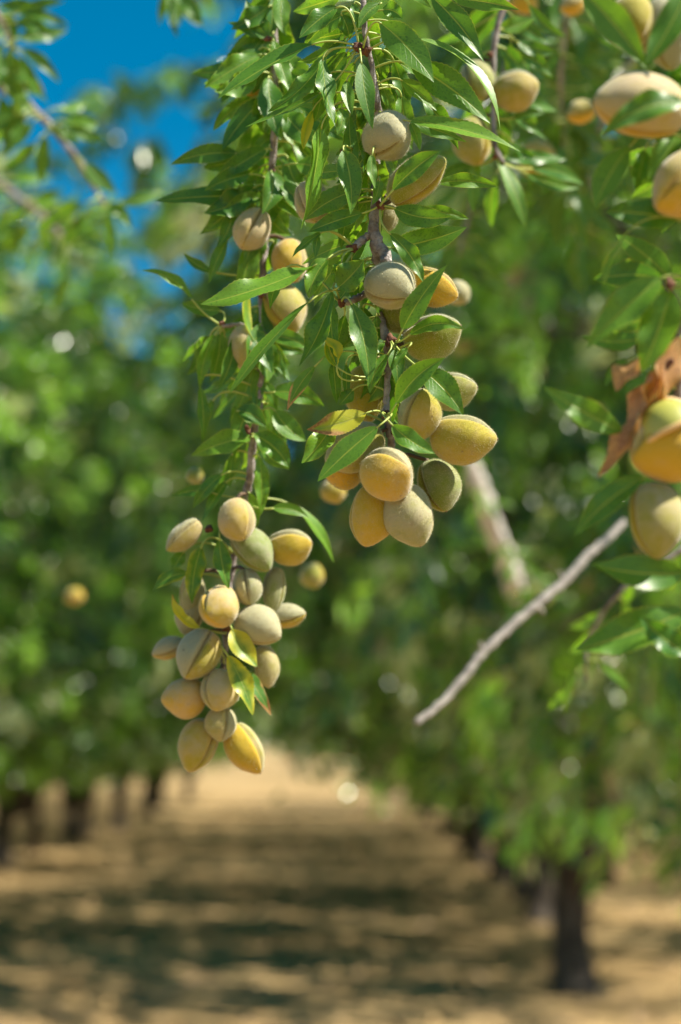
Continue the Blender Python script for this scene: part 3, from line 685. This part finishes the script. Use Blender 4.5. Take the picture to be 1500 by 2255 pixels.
lb.leaves('''
591 86 502 49 28 4 0 .4
590 86 542 2 46 -5 0 .4
594 84 600 -10 30 3 .4 .6
567 132 481 212 46 6 -.2 -.6
555 215 470 288 30 8 .2 .2
521 338 377 362 42 10 -.2 -.6
540 432 341 443 44 4 -.2 -.8
584 438 495 467 30 12 -.4 -.8
512 462 477 547 36 -8 -.4 -.6
502 527 460 625 28 4 0 -.4
470 598 405 558 22 -6 .4 .4
424 660 311 595 22 16 -.4 -.8
486 684 400 668 36 -4 0 .2
545 641 560 751 19 10 -.6 -1 .45
474 735 440 858 32 8 -.4 -.6 .1
440 850 446 975 28 -5 -.4 -.4 .15
470 880 448 960 20 5 .2 .2
554 962 420 1005 52 6 -.5 -1
557 956 637 1030 52 -10 -.6 -1
525 905 586 940 46 -8 -.6 -1 .3
572 1005 575 1135 34 -3 -.8 -1
512 1000 505 1075 20 2 .2 .2
470 1086 379 1093 28 8 0 .2 .2 .1
490 1045 425 1120 30 6 -.4 -.4
500 1060 445 1150 24 4 0 0
640 1112 735 1240 24 -14 3 4.5
600 1120 680 1140 26 -8 .6 .8
483 1188 505 1300 40 4 -1.8 -2.2 .15
443 1205 423 1330 40 6 -1.2 -1.6 .35
412 1262 336 1302 30 10 -.6 -.8 .35
405 1215 378 1258 30 0 .2 .2
443 1383 379 1308 22 -16 -1.2 -1.4 .85 .25
511 1385 566 1468 50 4 -2.0 -2.4 .62
502 1444 557 1575 46 -6 -2.2 -2.8 .58 .12
520 1462 597 1576 32 -6 -1.4 -1.8 0 .38
602 300 560 345 28 6 .2 .2
606 250 588 330 26 3 .4 .4
598 390 540 400 40 -10 .2 -.2
590 470 640 520 34 6 -.2 -.6
580 660 640 735 40 -8 1 1.4
578 770 640 800 46 8 .8 1
575 850 540 905 28 4 .6 .8
578 840 610 900 26 -4 .6 .8
582 880 600 960 40 -5 .8 1.2
596 900 626 1010 34 -4 1.2 1.6
''', n=32, m=3)
lb.fill(30, -60, 420, (-175, -60), (90, 160), (36, 60), (1, 5), spread=60)
lb.fill(36, -60, 480, (-170, -20), (90, 150), (38, 60), (-2, .5), spread=60)
lb.fill(20, 480, 900, (-160, -20), (80, 140), (34, 54), (-1.5, .5), spread=40)
lb.fill(14, -60, 420, (-120, 0), (80, 140), (24, 46), (1, 6), spread=80)
lb.fill(16, 420, 900, (-150, -60), (70, 140), (20, 40), (1, 5), spread=60)
lb.fill(5, 900, 1100, (-170, -20), (70, 120), (20, 40), (1.5, 4), spread=40)
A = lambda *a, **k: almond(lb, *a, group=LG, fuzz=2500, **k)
A('blue topped almond with gold tip highest on the left branch under a leaf', 556, 503, 106, 86, -115, 25, 60, dz=-.8, col=(.8, .9, .15))
A('orange and grey almond partly behind a wavy leaf, between both branches', 642, 572, 104, 84, -80, 20, 30, dz=.6, col=(.8, .5, .3))
A('big gold green almond behind a thin slanting leaf on the left branch', 621, 676, 122, 102, -60, 14, 160, dz=.6, col=(.65, .3, .6))
A('narrow almond with gold bottom half hidden by leaves, left of the left stem', 540, 762, 104, 72, -90, 8, 40, dz=-.3, col=(.7, .6, .4))
A('small gold almond end between leaves at the top of the left branch', 565, 198, 70, 44, 175, 10, 90, dz=1.4, col=(.9, .3, .1))
A('blue tipped upright almond at the head of the left cluster with a pale stripe', 525, 1142, 102, 86, -75, 30, -20, dz=-1.6, col=(.75, .7, .2), sc=1)
A('lavender grey pointed almond sticking out left at the head of the cluster', 407, 1177, 98, 58, -138, 8, 60, dz=-.6, col=(.15, 1, .1))
A('smooth green almond slanting down right below the blue tipped one', 554, 1210, 116, 84, -48, 14, -150, dz=-.4, col=(.15, .4, 1))
A('gold green almond pointing right at the upper right of the left cluster', 636, 1201, 100, 86, 8, 16, 110, dz=.4, col=(.55, .5, .5))
A('small upright grey green almond in the upper centre of the left cluster', 545, 1291, 84, 72, -80, 25, 100, dz=-.6, col=(.4, .7, .7), tip=False)
A('narrow upright green almond at the right edge of the left cluster', 606, 1296, 102, 52, -95, 6, 0, dz=.6, col=(.2, .6, .8))
A('round orange peach almond facing the viewer in the middle of the left cluster', 480, 1331, 108, 92, -130, 60, 120, dz=-2.0, col=(1.0, .4, .0), sc=.1, tip=False)
A('grey blue almond with a small dark tip pointing down right in the left cluster', 566, 1380, 112, 88, -22, 20, -95, dz=-1.2, col=(.35, 1, .3), sc=.5)
A('small gold almond behind the grey blue one at the right edge', 630, 1358, 84, 60, 10, 10, 0, dz=.8, col=(.5, .6, .5))
A('pale narrow almond at the left edge behind yellow leaves', 420, 1306, 104, 56, -95, 8, 180, dz=1.0, col=(.3, .8, .4), tip=False)
A('mauve almond hidden behind the round orange one', 422, 1352, 90, 66, -110, 10, 0, dz=1.2, col=(.2, 1, .2), tip=False)
A('large pale green almond slanting down left below the orange one', 438, 1438, 120, 102, -118, 18, 60, dz=-1.2, col=(.3, .75, .6))
A('small purple shaded almond at the far left of the cluster', 374, 1428, 76, 52, -160, 8, 0, dz=.4, col=(.6, .9, .2))
A('orange almond with a grey upper side pointing left, lower left of the cluster', 408, 1531, 100, 90, -170, 14, 90, dz=-.6, col=(1, .6, .0), sc=.1)
A('pinkish almond with a level seam left of the mottled yellow leaf', 480, 1517, 96, 88, -95, 30, 150, dz=-1.4, col=(.7, .7, .2), tip=False)
A('upright almond at the right edge behind mottled leaves', 584, 1464, 96, 56, -80, 8, 180, dz=.6, col=(.5, .6, .5))
A('small beige almond pointing down in the fork of the lowest pair', 488, 1592, 76, 74, -92, 14, 60, dz=-1.0, col=(.4, .8, .3))
A('lower left almond of the bottom pair, pointing down', 440, 1638, 122, 92, -112, 10, 20, dz=-.2, col=(.65, .35, .5))
A('lower right almond of the bottom pair with a bright tip, pointing down right', 540, 1645, 124, 84, -58, 12, 60, dz=-.2, col=(.8, .4, .35))

# ------------------------------------------------------------------ the nearer branch at the right edge
RG = 'near blurred almonds at the right edge'
rb = Branch('hanging_branch', 'near blurred almond branch entering along the right edge with dry brown leaves', 'branch', .70,
    [[(1720, -300, 0, 12), (1600, -60, 0, 12), (1560, 200, 0, 12), (1540, 460, 0, 11), (1524, 640, 0, 11), (1500, 760, .4, 11), (1494, 860, 1, 11), (1510, 1000, 1, 10), (1530, 1200, 0, 10), (1560, 1420, 0, 9)]],
    37, nodes=[(1476, 625, -.3, 16), (1470, 800, -.2, 16)])
rb.leaves('''
1288 -14 1425 152 72 -6 0 -.4 .2
1512 -20 1420 145 66 -6 -1 -1.4 .2
1506 225 1321 303 62 22 -3.2 -3.6
1388 322 1309 462 62 8 0 -.2
1492 485 1332 467 74 6 .3 0
1396 500 1330 630 13 12 0 0 .3
1456 613 1291 766 78 6 -.2 -.6
1477 640 1414 818 92 -4 0 -.2
1382 795 1330 852 28 4 .4 .4
1372 952 1194 851 62 -4 .2 -.2
1414 1053 1267 1179 62 10 -.2 -.6
1512 1262 1303 1242 78 -10 0 -.4
1512 1345 1266 1432 86 -6 0 -.4 0 .12
1512 1440 1409 1355 62 -6 -.6 -1
1500 300 1430 405 56 6 .8 .6
1420 330 1400 420 40 0 2 2
''', n=32, m=3)
for a in ((1415, 788, 1357, 862, 44, 6), (1466, 772, 1356, 1000, 42, -8), (1437, 860, 1317, 1051, 50, -10), (1440, 815, 1397, 945, 30, 4), (1500, 742, 1462, 890, 48, 8), (1474, 760, 1432, 905, 36, -6)):
    rb.leaf(*a, 0, -.3, .3, 1.0, n=32, m=3, twist=.7, wave=.35, W=70, var=.6, label='dry brown curled leaf')
rb.fill(18, -50, 420, (100, 250), (110, 170), (40, 70), (2, 6), spread=90)
rb.fill(5, 560, 760, (150, 250), (110, 170), (40, 70), (2, 6), spread=90)
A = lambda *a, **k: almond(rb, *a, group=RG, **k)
A('large orange almond with a slate blue back, upper right edge, pointing left', 1416, 240, 220, 148, 176, 14, -70, dz=-.6, col=(.9, .6, .3), sc=.2)
A('shaded brown almond half hidden by bright leaves in the top right corner', 1392, 48, 130, 112, -100, 10, 0, dz=1.6, col=(.6, .4, .4))
A('grey edged almond behind the bright leaf in the top right corner', 1462, 70, 170, 120, -80, 10, 180, dz=2.0, col=(.3, .9, .5))
A('orange almond cut off by the right edge beside a bright leaf', 1520, 396, 200, 150, -140, 14, 60, dz=0, col=(1, .5, .1))
A('green gold almond hanging tip down below the split one at the right edge', 1440, 1140, 172, 128, -86, 10, 140, dz=0, col=(.6, .4, .6), sc=.2)
# the split almond: a peach hull gaping over the green inner nut
t = rb.d
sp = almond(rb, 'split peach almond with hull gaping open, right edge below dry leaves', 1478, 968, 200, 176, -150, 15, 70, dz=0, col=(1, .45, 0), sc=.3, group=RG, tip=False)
kk = t / FPX
def shell(a0, a1, L, W, off):
    V = []; F = []; n, m_ = 18, 16
    for i in range(n + 1):
        x = 2 * i / n - 1; rr = max(0, 1 - abs(x) ** 2.2) ** .55
        for j in range(m_ + 1):
            a = a0 + (a1 - a0) * j / m_; V.append((W / 2 * rr * math.cos(a) + off, W / 2 * rr * math.sin(a), x * L / 2))
    for i in range(n):
        for j in range(m_): F.append((i * (m_ + 1) + j, (i + 1) * (m_ + 1) + j, (i + 1) * (m_ + 1) + j + 1, i * (m_ + 1) + j + 1))
    return V, F
INNER = plain('inner_hull', (0.34, 0.34, 0.06), .45); LIP = plain('hull_lip', (0.62, 0.40, 0.16), .5)
v, f = shell(-.62, .62, 150 * kk, 176 * kk, 3.0 * kk); link('inner_hull', mesh_from('inner_hull', v, f), sp, [INNER])
def lip(sg):
    pts = []
    for i in range(15):
        x = 2 * i / 14 - 1; rr = max(0, 1 - abs(x) ** 2.2) ** .55; a = sg * .66 * (1 - x * x) ** .4
        pts.append((178 / 2 * kk * rr * math.cos(a) + 3 * kk, 178 / 2 * kk * rr * math.sin(a), x * 156 / 2 * kk))
    return tube(pts, 7.0 * kk, 8)
for sg in (-1, 1): link('hull_lip', mesh_from('hull_lip', *lip(sg)), sp, [LIP])

# ------------------------------------------------------------------ softer branches further back in the same tree
UG = 'blurred almonds behind the sharp branch, upper right'
ub = Branch('leafy_branch', 'blurred fruiting branch hanging just behind the sharp one at upper right', 'branch', 1.08,
    [[(1180, -260, 0, 9), (1130, -60, 0, 8), (1092, 80, 0, 7), (1086, 200, .4, 6), (1090, 320, 0, 6), (1110, 360, 0, 4)]], 41, nodes=[(1092, 345, 0, 9), (1080, 120, 0, 9)])
ub.leaves('''
1095 352 1160 505 34 -8 0 -.4 .3
1050 345 1042 470 32 4 .4 .2 .2
1100 100 1160 180 34 -6 .4 .8
1090 60 1180 40 36 6 .4 .8
1130 260 1200 250 30 -5 1 1
1080 150 1000 230 40 -6 2 2
''', n=24, m=3)
ub.fill(24, -80, 360, (-170, -10), (80, 140), (24, 44), (1.5, 8), n=16, spread=70, var=.2)
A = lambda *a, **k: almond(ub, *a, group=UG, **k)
A('blurred round almond behind the arching leaf, upper left of its group', 1048, 176, 98, 80, -75, 20, 150, dz=.2, col=(.3, .5, .8), tip=False)
A('blurred green almond with white shine, pointing right behind the sharp leaves', 1132, 196, 104, 92, 8, 15, 100, dz=0, col=(.35, .6, .8))
A('blurred gold green almond hanging tip down below the other two', 1044, 308, 112, 92, -82, 14, 60, dz=-.2, col=(.6, .3, .6))
almond(ub, 'very blurred gold almond further right in the dark leaves', 1186, 346, 86, 84, -80, 20, 0, dz=35, col=(.85, .2, .4), tip=False, stalk=False, group=UG)
almond(ub, 'very blurred orange almond at the top edge', 1158, -2, 70, 60, -80, 20, 0, dz=30, col=(.9, .2, .3), tip=False, stalk=False, group=UG)
almond(ub, 'dim orange almond left of the big orange one at upper right', 1282, 246, 70, 56, -160, 10, 0, dz=20, col=(1, .2, .1), tip=False, stalk=False, group=UG)
almond(ub, 'dull brown green almond at the top edge left of the bright leaf', 1262, 10, 60, 50, -160, 10, 0, dz=24, col=(.9, .2, .3), tip=False, stalk=False, group=UG)
almond(None, 'lone blurred yellow almond right of the left cluster', 690, 1266, 58, 56, -80, 20, 0, depth=1.35, col=(.6, .3, .6), tip=False, stalk=False, group='blurred almonds behind the middle branch')
almond(None, 'blurred orange almond just below the end cluster leaves', 738, 1080, 56, 60, -80, 20, 0, depth=1.2, col=(.8, .3, .4), tip=False, stalk=False, group='blurred almonds behind the middle branch')
almond(None, 'small round yellow almond left of the left stem above the cluster', 431, 1046, 40, 40, -80, 20, 0, depth=1.12, col=(.4, .3, .8), tip=False, stalk=False, group='blurred almonds behind the middle branch')
almond(None, 'faint orange almond far left among the dark leaves', 166, 1312, 38, 44, -80, 20, 0, depth=2.2, col=(.9, .2, .4), tip=False, stalk=False, group='blurred almonds behind the middle branch')

def spray(label, depth, stems, seed, count, ang, length, width, dz, y0=-200, y1=900, var=None, nm='leafy_branch', group=None, spread=60, bark=None):
    b = Branch(nm, label, 'branch', depth, stems, seed, group, bark=bark)
    b.fill(count, y0, y1, ang, length, width, dz, n=12, spread=spread, var=var)
    return b
BG = 'blurred leafy branches of the near tree'
spray('dark blurred leafy branch filling the gap right of the sharp leaves', 1.5, [[(1320, -300, 0, 10), (1270, -80, 0, 8), (1240, 100, 0, 6), (1236, 260, 4, 5), (1250, 400, 6, 4)]], 51, 84, (-175, 0), (70, 120), (18, 34), (-4, 12), group=BG, spread=70, var=.15)
spray('dark blurred leafy branch below the big orange almond, behind it', 1.8, [[(1520, 0, 0, 9), (1400, 120, 0, 7), (1330, 260, 0, 6), (1290, 420, 0, 5), (1280, 540, 0, 4)]], 52, 84, (-175, -5), (60, 100), (16, 28), (-4, 16), group=BG, spread=70, var=.2)
spray('blurred leafy twig right of the long yellow almond', 1.6, [[(1130, 120, 0, 7), (1060, 300, 0, 6), (1040, 440, 0, 5), (1010, 560, 0, 3)]], 53, 34, (-160, -20), (60, 110), (16, 30), (-2, 10), group=BG, var=.4)
spray('blurred dark leaves hanging from the top edge in front of the sky', 1.35, [[(420, -240, 0, 8), (390, -100, 0, 6), (372, -30, 0, 5)]], 54, 6, (-110, -60), (90, 120), (22, 32), (-2, 3), group=BG, y0=-70, y1=0, spread=25, var=.05)
le = spray('dark blurred leafy twig slanting in from the left edge', 1.45, [[(-180, 60, 0, 14), (-30, 170, 0, 11), (60, 230, 2, 10), (130, 300, 4, 8), (190, 380, 6, 6), (230, 450, 8, 5)]], 55, 26, (-170, 20), (70, 120), (22, 38), (-2, 10), group=BG, y0=100, y1=500, spread=55, var=.1)
le.leaves('''
-24 6 35 118 30 -8 0 0
-14 126 98 202 44 -6 0 0 0 .3
4 160 78 246 34 6 -2 -2 .3
''', n=12, m=3)
spray('dark blurred leaves across the top left corner', 1.4, [[(-160, -120, 0, 10), (-60, -40, 0, 8), (0, 40, 0, 6), (30, 110, 2, 4)]], 58, 26, (-160, 20), (80, 120), (24, 36), (-2, 6), group=BG, spread=45, var=.0)
spray('blurred leafy twig at left under the dark slanting one', 2.1, [[(-120, 330, 0, 9), (20, 420, 0, 7), (100, 480, 3, 6), (150, 540, 6, 4)]], 56, 22, (-180, 40), (50, 90), (16, 28), (-2, 16), group=BG, spread=80, var=.4)
spray('blurred leafy twig below the long bare twig at right', 1.35, [[(1520, 1200, 0, 7), (1380, 1290, 0, 5), (1300, 1400, 3, 4), (1290, 1500, 3, 3)]], 57, 10, (-170, -20), (60, 100), (16, 28), (0, 8), group=BG, y1=1600, spread=50, var=.4)

# bare twig and the pale dead limb stub
bt = Branch('bare_twig', 'long grey leafless twig running diagonally up to the right', 'twig', 1.42,
    [[(916, 1592, -10, 7), (960, 1558, -8, 8), (1010, 1506, -6, 8.5), (1060, 1442, -4, 9.5), (1120, 1384, -2, 9.5), (1180, 1333, 0, 10), (1240, 1284, 2, 10.5), (1290, 1228, 4, 10), (1340, 1184, 7, 9), (1375, 1150, 10, 8)],
     [(1064, 1438, -4, 6), (1060, 1424, -4, 5), (1058, 1414, -4, 3)], [(1182, 1332, 0, 6), (1192, 1344, 0, 5), (1198, 1352, 0, 2)], [(1240, 1284, 2, 6), (1236, 1268, 2, 4), (1230, 1256, 2, 2)]], 61, bark=GREYBARK)
br2 = Branch('dead_branch', 'pale blurred dead branch leaning behind the bare twig', 'branch', 3.0,
    [[(1030, 1010, -10, 15), (1052, 1062, -6, 20), (1080, 1150, 0, 21), (1108, 1220, 4, 22), (1132, 1290, 8, 22), (1140, 1312, 10, 20)]], 62, bark=LIMB)
spray('blurred leaves hanging in front of the pale dead branch', 2.4, [[(1010, 980, 0, 5), (1060, 1090, 0, 4), (1110, 1190, 0, 3), (1180, 1290, 0, 2)]], 63, 22, (-150, 20), (40, 64), (10, 18), (-4, 4), group=BG, y0=980, y1=1300, spread=26, var=.7)
